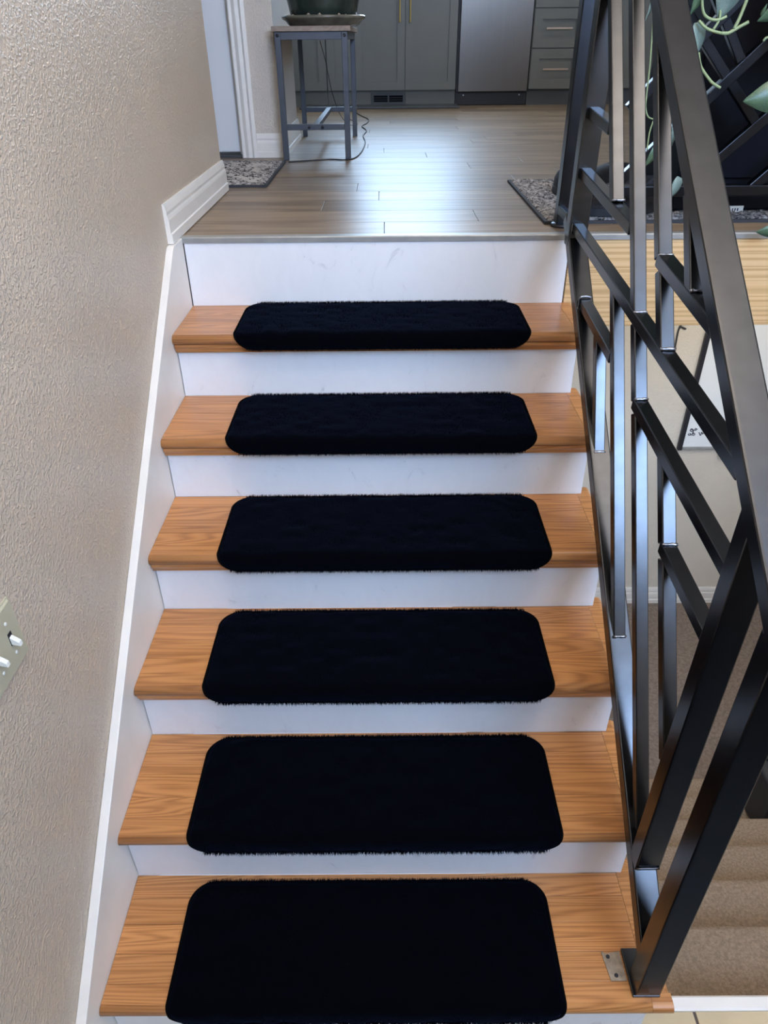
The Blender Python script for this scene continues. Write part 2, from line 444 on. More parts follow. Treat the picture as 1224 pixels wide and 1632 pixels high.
struct(obj('trim_4', prism_x([(0.040, LAND-0.02), (0.040, LAND+0.003), (0.044, LAND+0.006), (0.066, LAND+0.005), (0.071, LAND), (0.071, LAND-0.02)], 1.155, 3.4), 'white'))
o = struct(obj('door_2', box(0.0, 0.93, -2.0, -1.965, LAND+0.01, LAND+2.05), 'toe', bev=0.003))  # unseen front door, made dark so the railing posts reflect less
obj('door_knob', lathe([(0.0, 0), (0.02, 0), (0.028, 0.03), (0.02, 0.05), (0.0, 0.055)], 0, 0, 20), 'brass', o, smooth=True).matrix_local = Matrix.Translation((0.86, -1.965, LAND+0.95)) @ Matrix.Rotation(-math.pi/2, 4, 'X')
tag(obj('dark_reflection_mat', box(0.2, 3.2, -1.80, -0.10, LAND+0.0003, LAND+0.012), 'black', bev=0.004), 'unseen black mat added on the landing to darken railing reflections', 'mat')  # mat added out of view to darken what the posts reflect
pd = thing('added_pendant', 'added pendant bowl for the ceiling fill light, unseen over the landing', 'lamp')  # unseen fixture added around the ceiling uplight
obj('added_bowl', lathe([(0.0, 2.86), (0.15, 2.87), (0.27, 2.91), (0.33, 2.945), (0.325, 2.948), (0.26, 2.915), (0.0, 2.88)], 1.3, -0.3, 40), 'white', pd, smooth=True)
for k in range(3):
    a_ = k*2*math.pi/3
    obj('suspension_rod', tube([(1.3+0.32*math.cos(a_), -0.3+0.32*math.sin(a_), 2.945), (1.3, -0.3, 3.50), (1.3, -0.3, CEIL)], 0.003, 6), 'blackmetal', pd)
# basement: far wall and floor
struct(obj('wall_basement', box(XR+0.004, 3.5, 2.95, 3.05, BASE, 0.868), 'bwall'))
struct(obj('floor_basement', box(XR-0.1, 3.5, 1.2, 2.95, BASE-0.1, BASE), 'bcarpet'))
struct(obj('wall_stairwell', box(2.32, 2.42, 0.05, 1.55, BASE, F-0.22), 'bwall'))

# ------------------------------------------------------------------ carpeted stairs going down
cs = thing('carpeted_stairs', 'beige carpeted stairs going down beyond the black railing', 'stairs')
edge = [0.071, 0.322, 0.553, 0.782, 1.008, 1.236, 1.465]
for k in range(1, 7):
    z = LAND - k*0.1903
    y0, y1 = edge[k-1]-0.0, edge[k]
    pr = [(y0, z-0.16)] + [(y0, z)] + [(y1-0.022+0.022*math.sin(a*math.pi/12), z-0.022+0.022*math.cos(a*math.pi/12)) for a in range(0, 7)] + [(y1-0.004, z-0.05), (y1-0.012, z-0.16)]
    obj('step', prism_x(pr, XR+0.004, 2.318), 'carpet', cs)
for k in range(1, 8):
    zt = LAND - (k-1)*0.1903 - (0.02 if k == 1 else 0.04)
    obj('carpet_riser', box(XR+0.004, 2.318, edge[k-1]-0.03, edge[k-1]-0.008, LAND-k*0.1903, zt), 'carpet', cs)

# ------------------------------------------------------------------ oak staircase going up
st = thing('staircase', 'oak staircase with white risers climbing beside the taupe wall', 'staircase')
def nosing_profile(y0, y1, z, t=0.027, r=0.0135):
    """front stave: bull nose at y0"""
    p = [(y1, z-t), (y1, z)]
    p += [(y0+r-r*math.sin(a*math.pi/8), z-r+r*math.cos(a*math.pi/8)) for a in range(0, 9)]
    return p
stave_cache = {}
for i in range(6):
    z = i*RISE; yf = i*RUN-0.030; yb = (i+1)*RUN
    tr = obj('tread', box(0.001, XR+0.004, yf+0.05, yb, z-0.026, z-0.004), 'oak', st)
    cuts = [0.0, 0.058, 0.105, 0.165, 0.222, yb-yf]
    off = random.uniform(-0.008, 0.008)
    cuts = [0.0, 0.052] + [c+off for c in cuts[2:-1]] + [yb-yf]
    for k in range(len(cuts)-1):
        a, c = yf+cuts[k], yf+cuts[k+1]
        if k == 0:
            o = obj('stave', prism_x(nosing_profile(0, c-a-0.0004, 0), 0.0015, XR-0.012), 'oak', tr, smooth=False)
            for p in o.data.polygons: p.use_smooth = abs(p.normal.x) < 0.5 and abs(p.normal.y) > 0.05
        else:
            o = obj('stave', box(0.0015, XR-0.012, 0.0004, c-a-0.0004, -0.020, 0), 'oak', tr, bev=0.0006)
        o.location = (0, a, z)
    # return nosing on the open side, running past the riser behind
    q = bmesh.new()
    pr = []
    x0r, x1r = XR-0.0115, 1.151
    r = 0.0125
    pf = [(x0r, -0.027), (x1r-r, -0.027)] + [(x1r-r+r*math.cos(a*math.pi/8), -0.0135+0.0135*math.sin(a*math.pi/8)) for a in range(-4, 5)] + [(x0r, 0)]
    prism_y(pf, 0.0305, yb-yf+0.034, q)
    prism_x(nosing_profile(0, 0.03, 0), x0r, x1r, q)
    o = obj('return_nosing', q, 'oak', tr); o.location = (0, yf, z)
    if i == 5:   # the riser of the upper floor stands in front of the return there
        pass
    # riser below this tread
    rz0 = LAND if i == 0 else (i-1)*RISE
    obj('riser', box(0.0030, XR, i*RUN, i*RUN+0.018, rz0, z-0.0265), 'riser', st, bev=0.001)
    if i >= 2:   # scotia strip under the upper nosings
        c = i*RUN
        obj('scotia_moulding', prism_x([(c-0.0005, z-0.0275), (c-0.021, z-0.0275), (c-0.0205, z-0.036), (c-0.016, z-0.042), (c-0.012, z-0.052), (c-0.0005, z-0.052)], 0.002, XR), 'oak', tr)
obj('riser', box(0.0030, XR, 6*RUN-0.012, 6*RUN+0.006, 5*RISE, F-0.0125), 'riser', st, bev=0.001)
# skirt board along the left wall
sk = [(-0.30, LAND), (-0.30, 0.0955-0.30*0.752), (1.375, 1.1300), (1.392, 1.1385), (1.488, 1.1385), (1.488, 0.80), (0.3, LAND)]
obj('skirt_board', prism_x(sk, WX+0.0003, 0.0005), 'white', st, bev=0.0015)
# plastered side wall closing the stairs underneath
poly = [(0.003, BASE)]
for i in range(6):
    poly += [(i*RUN+0.003, max(i*RISE-0.028, -1)), ((i+1)*RUN+0.003, i*RISE-0.028)]
poly += [(1.50, 5*RISE-0.02), (1.50, BASE)]
obj('side_panel', prism_x(poly, XR-0.10, XR-0.001), 'wall2', st)

# ------------------------------------------------------------------ plush mats on the treads
def make_mat(i, x0, x1, label):
    root = thing('stair_mat', label, 'mat', 'black plush mats on the oak steps')
    z = i*RISE; yf = i*RUN-0.030; yb = (i+1)*RUN-0.016-random.uniform(0, 0.006)
    R = 0.0175; flat = yb-(yf+0.0135); arc = R*math.pi/2; drop = 0.022
    S = flat+arc+drop; W = x1-x0; rc = 0.05
    off = 0.009
    def P(s, t, h=0.0):
        hh = off+h
        if s <= flat: return Vector((t, yb-s, z+hh)), Vector((0, 0, 1))
        if s <= flat+arc:
            a = (s-flat)/arc*math.pi/2; c = Vector((0, yf+0.0135, z-0.0135))
            n = Vector((0, -math.sin(a), math.cos(a)))
            p = c+n*(0.0135+hh); p.x = t; return p, n
        return Vector((t, yf-hh, z-0.0135-(s-flat-arc))), Vector((0, -1, 0))
    def inset(s):
        d = min(s, S-s)
        if d >= rc: return 0.0
        return rc-math.sqrt(max(0, rc*rc-(rc-d)**2))
    ns, nt_ = 64, 150
    ss = [0.5*S*(1-math.cos(math.pi*k/ns)) if False else S*k/ns for k in range(ns+1)]
    ss[0] = 0.0
    rnd = random.Random(100+i)
    lump = [[rnd.uniform(-1, 1) for _ in range(26)] for _ in range(12)]
    def soft(u, v):
        u *= 10.99; v *= 24.99; a, c = int(u), int(v); fu, fv = u-a, v-c
        fu = fu*fu*(3-2*fu); fv = fv*fv*(3-2*fv)
        return (lump[a][c]*(1-fu)+lump[a+1][c]*fu)*(1-fv)+(lump[a][c+1]*(1-fu)+lump[a+1][c+1]*fu)*fv
    bm = bmesh.new(); top = []
    for s in ss:
        ins = inset(s); rowv = []
        for k in range(nt_+1):
            t = x0+ins+(W-2*ins)*k/nt_
            d = min(s, S-s, (t-x0-ins)+0.0, (x1-ins-t)+0.0)
            e = min(1.0, d/0.010); e = math.sqrt(max(0, 1-(1-e)**2))
            h = -0.008*(1-e) + 0.0026*soft(s/S, k/nt_) + rnd.uniform(-0.0006, 0.0006)
            p, n = P(s, t, h)
            rowv.append(bm.verts.new(p))
        top.append(rowv)
    for a in range(ns):
        for k in range(nt_):
            bm.faces.new((top[a][k], top[a][k+1], top[a+1][k+1], top[a+1][k]))
    # short tufts, thicker along the back and front edges
    for _ in range(12000):
        s = rnd.uniform(0, S); k = rnd.random()
        if rnd.random() < 0.45: s = rnd.choice((rnd.uniform(0, 0.006), S-rnd.uniform(0, 0.006)))
        ins = inset(s); t = x0+ins+(W-2*ins)*k
        p, n = P(s, t, -0.002)
        edge_dir = Vector((0, 0, 0))
        if s < 0.007: edge_dir = Vector((0, 1, 0.2))
        elif s > S-0.007: edge_dir = Vector((0, -0.3, -1))
        d = (n*0.7+edge_dir*0.9+Vector((rnd.uniform(-.6, .6), rnd.uniform(-.6, .6), rnd.uniform(-.3, .3)))).normalized()
        L = rnd.uniform(0.003, 0.0065) if edge_dir.length == 0 else rnd.uniform(0.005, 0.011)
        side = d.cross(Vector((rnd.uniform(-1, 1), rnd.uniform(-1, 1), rnd.uniform(-1, 1))))
        if side.length < 1e-3: continue
        side = side.normalized()*0.0009
        bm.faces.new((bm.verts.new(p-side), bm.verts.new(p+side), bm.verts.new(p+d*L)))
    me = bpy.data.meshes.new('pile'); bm.to_mesh(me); bm.free(); me.materials.append(M['plush'])
    for pl in me.polygons: pl.use_smooth = len(pl.vertices) == 4
    o = bpy.data.objects.new('pile', me); COL.objects.link(o); o.parent = root
    # binding tape round the edge
    loop = []
    for s in ss:
        loop.append(P(s, x0+inset(s), -0.005)[0])
    for s in reversed(ss):
        loop.append(P(s, x1-inset(s), -0.005)[0])
    obj('binding', tube(loop, 0.0035, 6, closed=True), 'plushedge', root, smooth=True)
    return root
names = ['on the lowest oak step, next to the railing post foot', 'on the second oak step up', 'on the third oak step up',
         'on the fourth oak step up', 'on the fifth oak step up', 'on the topmost oak step, under the tall white riser']
xs = [(0.137, 0.934), (0.152, 0.955), (0.161, 0.964), (0.172, 0.984), (0.171, 0.972), (0.172, 0.980)]
for i in range(6):
    make_mat(i, xs[i][0], xs[i][1], 'black plush rounded mat ' + names[i])

# ------------------------------------------------------------------ steel railing
rl = thing('stair_railing', 'black steel stair railing of angled bars with a flat handrail', 'railing')
XP = 1.077
def member(name, p0, p1, th, x0, x1, parent=rl, mat='rail', bev=0.0022):
    """bar whose UPPER edge runs p0->p1 in (y,z)"""
    (ya, za), (yb_, zb) = p0, p1
    d = Vector((yb_-ya, zb-za)).normalized(); n = Vector((d.y, -d.x))
    if d.x < 0: n = -n
    pl = [(ya, za), (yb_, zb), (yb_+n.x*th, zb+n.y*th), (ya+n.x*th, za+n.y*th)]
    return obj(name, prism_x(pl, x0, x1), mat, parent, bev=bev)
def px(x, y, X): p = onx(x, y, X); return (p.y, p.z)
# posts
XQ = XP+0.050
obj('post', box(XP, XQ, -0.008, 0.037, 0.006, 0.962), 'rail', rl, bev=0.003)
pl_ = obj('base_plate', box(XP-0.005, XQ, -0.0085, 0.083, 0, 0.007), 'rail', rl, bev=0.0015)
obj('post', box(XP+0.001, XP+0.050, 0.132, 0.170, 0.215, 1.075), 'rail', rl, bev=0.003)
obj('post', box(XP, XP+0.050, 1.335, 1.378, 1.14, 2.03), 'rail', rl, bev=0.003)
# handrail and bottom rail (slope of the stairs)
hs = (1.666-1.112)/(0.901-0.175)
member('handrail', (-0.09, 1.112-0.265*hs), (1.38, 1.666+0.479*hs), 0.034, XP-0.001, XP+0.052, bev=0.004)
bs = (0.604-0.147)/(0.633-0.060)
member('bottom_rail', (0.015, 0.147-0.045*bs), (1.40, 0.604+0.767*bs), 0.036, XP+0.0008, XP+0.0492, bev=0.003)
# slanted bars and short braces, measured in the railing's plane
XB0, XB1, T = XP+0.010, XP+0.036, 0.0254
def pxm(name, q0, q1, ext0=0.0, ext1=0.0):
    a = Vector(px(*q0, XB0)); c = Vector(px(*q1, XB0)); d = (c-a).normalized()
    a = a-d*ext0; c = c+d*ext1
    if c.x < a.x: a, c = c, a
    e = 0.0008 if name == 'brace' else 0.0
    return member(name, tuple(a), tuple(c), T, XB0-e, XB1+e)
pxm('bar', (974, 0), (976.7, 316), 0.35, 0.004)
pxm('bar', (950, 546), (947, 718), 0.02, 0.006)
pxm('bar', (977, 475), (978.6, 1012), 0.03, 0.006)
pxm('bar', (1008, 0), (1010.7, 494), 0.25, 0.004)
pxm('bar', (1011, 520), (1012, 634), 0.01, 0.004)
pxm('bar', (1012, 665), (1015, 1310), 0.01, 0.02)
pxm('bar', (1047, 0), (1050, 404), 0.02, 0.004)
pxm('bar', (1051.5, 437), (1053, 554), 0.01, 0.004)
pxm('bar', (1055, 745), (1056, 864), 0.02, 0.004)
pxm('bar', (1056, 900), (1057.5, 1200), 0.01, 0.02)
pxm('bar', (1098, 320), (1100, 461), 0.02, 0.004)
pxm('brace', (937.4, 169), (969, 193.5), 0.02, 0.012)
pxm('brace', (925.7, 267), (1002, 352), 0.02, 0.012)
pxm('brace', (915, 357), (1171, 731), 0.02, 0.02)
pxm('brace', (926, 477), (971, 559.5), 0.02, 0.010)
pxm('brace', (1012, 638), (1152, 892), 0.012, 0.02)
pxm('brace', (1056, 869), (1118, 998), 0.012, 0.02)
pxm('brace', (1051.5, 406), (1132, 506), 0.012, 0.03)
def weld(q):
    p = onx(*q, XB0)
    pts = [(XB0-0.001+k*0.0046, p.y-0.002+random.uniform(-.0008, .0008), p.z-0.001+random.uniform(-.0008, .0008)) for k in range(7)]
    obj('weld_bead', tube(pts, 0.0030, 6, taper=[random.uniform(.7, 1.2) for _ in pts]), 'weld', rl, smooth=True)
for q in ((976.7, 318), (947, 719), (978.6, 1013), (1010.7, 496), (1012, 635), (1050, 405), (1053, 555), (1056, 866), (1100, 462)):
    weld(q)
for q in ((938, 169), (926, 266), (915, 356), (926, 476)):
    p = onx(*q, XB0)
    pts = [(XB0-0.004, p.y+0.004, p.z-0.030), (XB0-0.003, p.y+0.003, p.z-0.012), (XB0-0.002, p.y+0.004, p.z+0.002), (XB0+0.008, p.y+0.005, p.z+0.004), (XB0+0.018, p.y+0.005, p.z+0.004), (XB0+0.027, p.y+0.004, p.z+0.001)]
    obj('weld_bead', tube(smooth_path(pts, 3), 0.0026, 6), 'weld', rl, smooth=True)
obj('weld_bead', tube([(XP+0.002+k*0.0065, 0.130+random.uniform(-.001, .001), 0.226) for k in range(8)], 0.0028, 6), 'rail', rl, smooth=True)
# old fixing plate screwed beside the post foot
fp = thing('fixing_plate', 'small tarnished metal plate with two screws beside the railing post foot', 'bracket')
obj('plate', prism_z([(1.030, 0.079), (1.040, 0.074), (XP-0.008, 0.079), (XP-0.008, 0.022), (1.037, 0.022)], 0.0003, 0.0022), 'rust', fp)
for sx, sy in ((1.042, 0.068), (1.050, 0.032)):
    obj('screw', lathe([(0.0, 0.0022), (0.0042, 0.0022), (0.0036, 0.0042), (0.0, 0.0048)], sx, sy, 12), 'blackmetal', fp)

# ------------------------------------------------------------------ guard railing along the upper floor edge
gr = thing('guard_railing', 'black steel guard railing across the upper floor edge, with crossing diagonal bars', 'railing')
GY = 1.585
obj('post', box(1.098, 1.140, GY, GY+0.045, F+0.004, 2.16), 'guard', gr, bev=0.003)
obj('post_foot', lathe([(0.030, F), (0.033, F+0.004), (0.030, F+0.010), (0.0, F+0.012)], 1.118, GY+0.022, 20), 'blackmetal', gr, smooth=True)
obj('link_plate', box(1.098, 1.116, 1.376, GY+0.002, 1.175, 1.20), 'guard', gr, bev=0.002)
obj('bottom_rail', box(1.138, 3.45, GY, GY+0.035, 1.221, 1.250), 'guard', gr, bev=0.003)
obj('handrail', box(1.09, 3.45, GY-0.004, GY+0.048, 2.13, 2.165), 'guard', gr, bev=0.004)
def gdiag(q0, q1, name='bar', T=0.027, inset=0.0):
    a = ony(*q0, GY); c = ony(*q1, GY); d = (c-a); d.y = 0; L = d.length; d.normalize(); n = Vector((d.z, 0, -d.x))
    if n.z > 0: n = -n
    poly = [(a.x, a.z), (c.x, c.z), (c.x+n.x*T, c.z+n.z*T), (a.x+n.x*T, a.z+n.z*T)]
    obj(name, prism_y(poly, GY+0.005+inset, GY+0.031-inset), 'guard', gr, bev=0.002)
gdiag((984, 286), (1250, 36))
gdiag((1000, 169), (1200, -30))
gdiag((1092, 292), (1260, 148))
gdiag((1192, 299), (1300, 206))
gdiag((1060, -60), (1214, 190), T=0.025, inset=0.003)
gdiag((1150, -20), (1192, 92), T=0.025, inset=0.003)

# ------------------------------------------------------------------ light switch on the left wall
sw = thing('light_switch', 'ivory two toggle light switch plate on the taupe wall', 'switch')
bm = box(WX, WX+0.007, 0.089, 0.204, 0.768, 0.884)
bmesh.ops.bevel(bm, geom=[e for e in bm.edges if all(v.co.x > WX+0.004 for v in e.verts)], offset=0.004, segments=3, affect='EDGES')
obj('plate', bm, 'ivory', sw)
for yc in (0.170, 0.124):
    bm = box(WX+0.004, WX+0.0076, yc-0.0055, yc+0.0055, 0.814, 0.838)
    obj('toggle_slot', bm, 'black', sw)
    obj('toggle', prism_x([(0, 0), (0, 0)], 0, 1) if False else prism_y([(WX+0.006, 0.816), (WX+0.006, 0.832), (WX+0.020, 0.820), (WX+0.021, 0.812)], yc-0.0042, yc+0.0042), 'ivory2', sw, bev=0.0008)
    for zc in (0.796, 0.856):
        o = obj('screw', lathe([(0.0, 0.0), (0.0032, 0.0), (0.0028, 0.0012), (0.0, 0.0018)], 0, 0, 12), 'ivory2', sw)
        o.location = (WX+0.0068, yc, zc); o.rotation_euler = (0, math.pi/2, 0)

# ------------------------------------------------------------------ bench with potted plant
bn = thing('bench', 'narrow bench of dark steel tube with a greyed wood top', 'bench')
bx0, bx1, by0, by1, bt = 0.112, 0.430, 3.062, 4.075, 1.662
t = 0.026
obj('seat', box(bx0-0.010, bx1+0.014, by0-0.010, by1+0.010, bt-0.020, bt), 'benchwood', bn, bev=0.002)
for x in (bx0, bx1-t):
    for y in (by0, by1-t):
        lg = obj('leg', box(x, x+t, y, y+t, F, bt-0.020), 'gunmetal', bn, bev=0.002)
for y in (by0, by1-t):
    ra = obj('apron', box(bx0+t, bx1-t, y+0.001, y+t-0.001, bt-0.050, bt-0.020), 'gunmetal', bn, bev=0.0015)
    obj('stretcher', box(bx0+t, bx1-t, y+0.001, y+t-0.001, 1.263, 1.287), 'gunmetal', bn, bev=0.0015)
for x in (bx0, bx1-t):
    obj('side_rail', box(x+0.001, x+t-0.001, by0+t, by1-t, bt-0.050, bt-0.020), 'gunmetal', bn, bev=0.0015)
obj('centre_bar', box((bx0+bx1)/2-0.013, (bx0+bx1)/2+0.013, by0+t, by1-t, 1.264, 1.286), 'gunmetal', bn, bev=0.0015)
def bolt(x, y, z):
    o = obj('bolt', lathe([(0.0, 0.0), (0.007, 0.0), (0.0065, 0.002), (0.003, 0.004), (0.0, 0.004)], 0, 0, 14), 'blackmetal', bn)
    o.location = (x, y, z); o.rotation_euler = (math.pi/2, 0, 0)
for x, z in ((bx0+0.013, bt-0.034), (bx1-0.013, bt-0.034), ((bx0+bx1)/2-0.030, 1.275), ((bx0+bx1)/2+0.032, 1.275)):
    bolt(x, by0, z)
PX, PY = 0.318, 3.25
sa = thing('plant_saucer', 'olive glazed saucer holding pebbles on the bench top', 'saucer')
obj('dish', lathe([(0.0, bt), (0.150, bt), (0.160, bt+0.006), (0.172, bt+0.020), (0.186, bt+0.027), (0.190, bt+0.034), (0.184, bt+0.040), (0.174, bt+0.036), (0.160, bt+0.020), (0.0, bt+0.018)], PX, PY, 56), 'glaze2', sa, smooth=True)
rnd = random.Random(5)
for k in range(16):
    a = k*2*math.pi/16+rnd.uniform(-.1, .1); r = 0.166
    bm = bmesh.new(); bmesh.ops.create_icosphere(bm, subdivisions=1, radius=rnd.uniform(.007, .012))
    for v in bm.verts: v.co *= rnd.uniform(.8, 1.15)
    o = obj('pebble', bm, 'stone', sa, smooth=True); o.location = (PX+r*math.cos(a), PY+r*math.sin(a), bt+0.036)
po = thing('plant_pot', 'dark green glazed pot standing in the saucer on the bench', 'pot')
obj('vessel', lathe([(0.0, bt+0.0205), (0.135, bt+0.0205), (0.146, bt+0.030), (0.162, bt+0.10), (0.176, bt+0.18), (0.184, bt+0.25), (0.196, bt+0.262), (0.196, bt+0.285), (0.184, bt+0.288), (0.178, bt+0.25), (0.0, bt+0.245)], PX, PY, 56), 'glaze', po, smooth=True)
obj('soil', lathe([(0.0, bt+0.250), (0.172, bt+0.246), (0.170, bt+0.24), (0.0, bt+0.24)], PX, PY, 32), 'soil', po)
# cords
cpts = [onz(*q, F+0.004) for q in ((460, 258), (490, 256), (525, 254), (550, 254.5), (566, 251), (577, 240), (582, 226), (579, 216), (584, 208), (577, 201), (585, 196), (587, 190), (575, 184), (567, 179))]
cpts[0].y -= 0.0
tag(obj('power_cord', tube(smooth_path(cpts, 6), 0.0035, 6), 'cord', smooth=True), 'thin dark cord curling over the plank floor round the bench leg', 'cord')
hp = [(0.27, 3.6, bt-0.056), (0.285, 3.75, bt-0.15), (0.30, 3.95, bt-0.30), (0.33, 4.20, bt-0.43), (0.37, 4.5, F+0.02), (0.41, 4.75, F+0.004), (0.30, 5.3, F+0.004)]
tag(obj('power_cord', tube(smooth_path(hp, 6), 0.0022, 6), 'cord', smooth=True), 'thin dark cord hanging down from under the bench top', 'cord')

# ------------------------------------------------------------------ rugs
def rug(root, x0, x1, y0, y1, z, mat, border=None, th=0.012):
    rr = random.Random(3); bm = bmesh.new(); nx, ny = int((x1-x0)/0.008), int((y1-y0)/0.012); g = []
    for a in range(ny+1):
        r_ = []
        for k in range(nx+1):
            e = min(a, ny-a, k, nx-k)
            r_.append(bm.verts.new((x0+(x1-x0)*k/nx, y0+(y1-y0)*a/ny, z+(th*0.45 if e == 0 else th+rr.uniform(-.003, .003)))))
        g.append(r_)
    for a in range(ny):
        for k in range(nx): bm.faces.new((g[a][k], g[a][k+1], g[a+1][k+1], g[a+1][k]))
    me = bpy.data.meshes.new('pile'); bm.to_mesh(me); bm.free(); me.materials.append(M[mat])
    if border:
        me.materials.append(M[border])
        for p in me.polygons:
            c = p.center
            if min(c.x-x0, x1-c.x) < 0.035 or min(c.y-y0, y1-c.y) < 0.045: p.material_index = 1
    o = bpy.data.objects.new('pile', me); COL.objects.link(o); o.parent = root
    b0 = 0.006
    bm = bmesh.new()
    box(x0-b0, x1+b0, y0-b0, y0+b0, z, z+th*0.75, bm); box(x0-b0, x1+b0, y1-b0, y1+b0, z, z+th*0.75, bm)
    box(x0-b0, x0+b0, y0+b0, y1-b0, z, z+th*0.75, bm); box(x1-b0, x1+b0, y0+b0, y1-b0, z, z+th*0.75, bm)
    obj('binding', bm, 'binding', root)
rug(thing('door_rug', 'pale grey rug with dark scribbles and a black speckled border before the white door', 'rug'), -0.62, 0.124, 2.335, 2.985, F, 'rugpat', 'speckle')
rug(thing('speckled_rug', 'black and grey speckled rug behind the railing post', 'rug'), 1.078, 2.6, 1.640, 2.40, F, 'speckle')

# ------------------------------------------------------------------ kitchen
KY = 6.25
def door_panel(name, parent, x0, x1, z0, z1, fr=0.062, y=KY):
    bm = bmesh.new()
    o_ = [(x0, z0), (x1, z0), (x1, z1), (x0, z1)]; i_ = [(x0+fr, z0+fr), (x1-fr, z0+fr), (x1-fr, z1-fr), (x0+fr, z1-fr)]
    A = [bm.verts.new((x, y-0.020, z)) for x, z in o_]; B = [bm.verts.new((x, y-0.020, z)) for x, z in i_]
    C_ = [bm.verts.new((x, y-0.006, z)) for x, z in i_]; D = [bm.verts.new((x, y, z)) for x, z in o_]
    for k in range(4):
        n = (k+1) % 4
        bm.faces.new((A[k], A[n], B[n], B[k])); bm.faces.new((B[k], B[n], C_[n], C_[k])); bm.faces.new((A[k], D[k], D[n], A[n]))
    bm.faces.new(C_); bm.faces.new(D[::-1])
    return obj(name, bm, 'cab', parent)
def pull_v(parent, x, z0, z1, mat='brass', y=KY-0.020):
    bm = tube([(x, y-0.030, z0), (x, y-0.030, z1)], 0.006, 10)
    for z in (z0+0.02, z1-0.02): tube([(x, y, z), (x, y-0.030, z)], 0.005, 8, bm)
    obj('handle', bm, mat, parent)['label'] = 'brass bar handle'
def pull_h(parent, x0, x1, z, mat='copper', y=KY-0.020):
    bm = box(x0, x1, y-0.034, y-0.024, z-0.006, z+0.006)
    for x in (x0+0.02, x1-0.03): box(x, x+0.01, y-0.026, y, z-0.005, z+0.005, bm)
    obj('handle', bm, mat, parent)
KT = F+0.885
def cabinet(label, x0, x1, splits, toe_mat='cab'):
    c = thing('base_cabinet', label, 'cabinet', 'grey kitchen base cabinets')
    obj('carcass', box(x0+0.001, x1-0.001, KY+0.0005, 6.85, F+0.118, KT-0.002), 'cab', c)
    obj('toe_kick', box(x0+0.001, x1-0.001, KY+0.03, KY+0.05, F, F+0.118), toe_mat, c)
    return c
c1 = cabinet('sage grey double door cabinet with brass handles, floor vent in its toe kick', 0.345, 1.188, None)
d1 = door_panel('door', c1, 0.352, 0.764, F+0.118, KT-0.006); d2 = door_panel('door', c1, 0.768, 1.182, F+0.118, KT-0.006)
pull_v(d1, 0.722, 1.722, 1.93); pull_v(d2, 0.805, 1.720, 1.93)
vt = obj('floor_vent', box(0.48, 0.775, KY+0.020, KY+0.03, 1.149, 1.236), 'toe', c1, bev=0.002)
for a, c_ in ((0.505, 0.622), (0.635, 0.750)):
    obj('vent_opening', box(a, c_, KY+0.0185, KY+0.021, 1.168, 1.215), 'matte', vt)
    for k in range(2): obj('vent_slat', box(a, c_, KY+0.0165, KY+0.0195, 1.182+k*0.016, 1.184+k*0.016), 'toe', vt)
c2 = cabinet('plain grey base cabinet behind the bench, beside the double door cabinet', 0.120, 0.344, None)
door_panel('door', c2, 0.126, 0.340, F+0.118, KT-0.006)
c3 = cabinet('grey base cabinet half hidden behind the short wall end', -0.60, 0.119, None)
door_panel('door', c3, -0.24, 0.116, F+0.118, KT-0.006); door_panel('door', c3, -0.594, -0.246, F+0.118, KT-0.006)
c4 = cabinet('grey three drawer cabinet with slim bronze pulls beside the dishwasher', 1.792, 2.205, None, 'toe')
for z0, z1 in ((F+0.118, 1.535), (1.543, 1.802), (1.810, KT-0.006)):
    dr = door_panel('drawer', c4, 1.797, 2.200, z0, z1, fr=0.068)
    pull_h(dr, 1.895, 2.100, (z0+z1)/2)
c5 = cabinet('grey base cabinet hidden beyond the drawer cabinet', 2.207, 2.95, None, 'toe')
door_panel('door', c5, 2.213, 2.944, F+0.118, KT-0.006)
dw = thing('dishwasher', 'brushed stainless steel dishwasher with a black toe panel', 'dishwasher')
obj('body', box(1.192, 1.788, KY+0.006, 6.83, F+0.10, KT-0.004), 'black', dw)
obj('door', box(1.208, 1.782, KY-0.022, KY+0.005, F+0.102, KT-0.010), 'steel', dw, bev=0.003)
tk = obj('toe_panel', box(1.192, 1.788, KY+0.030, KY+0.05, F+0.004, F+0.10), 'black', dw)
for x in (1.26, 1.73):
    o = obj('screw', lathe([(0, 0), (0.006, 0), (0.005, 0.002), (0, 0.002)], 0, 0, 10), 'screw', tk); o.location = (x, KY+0.030, F+0.075); o.rotation_euler = (math.pi/2, 0, 0)
tag(obj('worktop', box(-0.62, 2.97, KY-0.03, 6.88, KT, KT+0.035), 'white', bev=0.003), 'pale worktop running over the kitchen cabinets', 'worktop')
tag(obj('kitchen_mat', box(-0.10, 1.205, 5.985, 6.27, F, F+0.014), 'toe', bev=0.004), 'dark grey flat mat on the floor along the cabinets', 'mat')

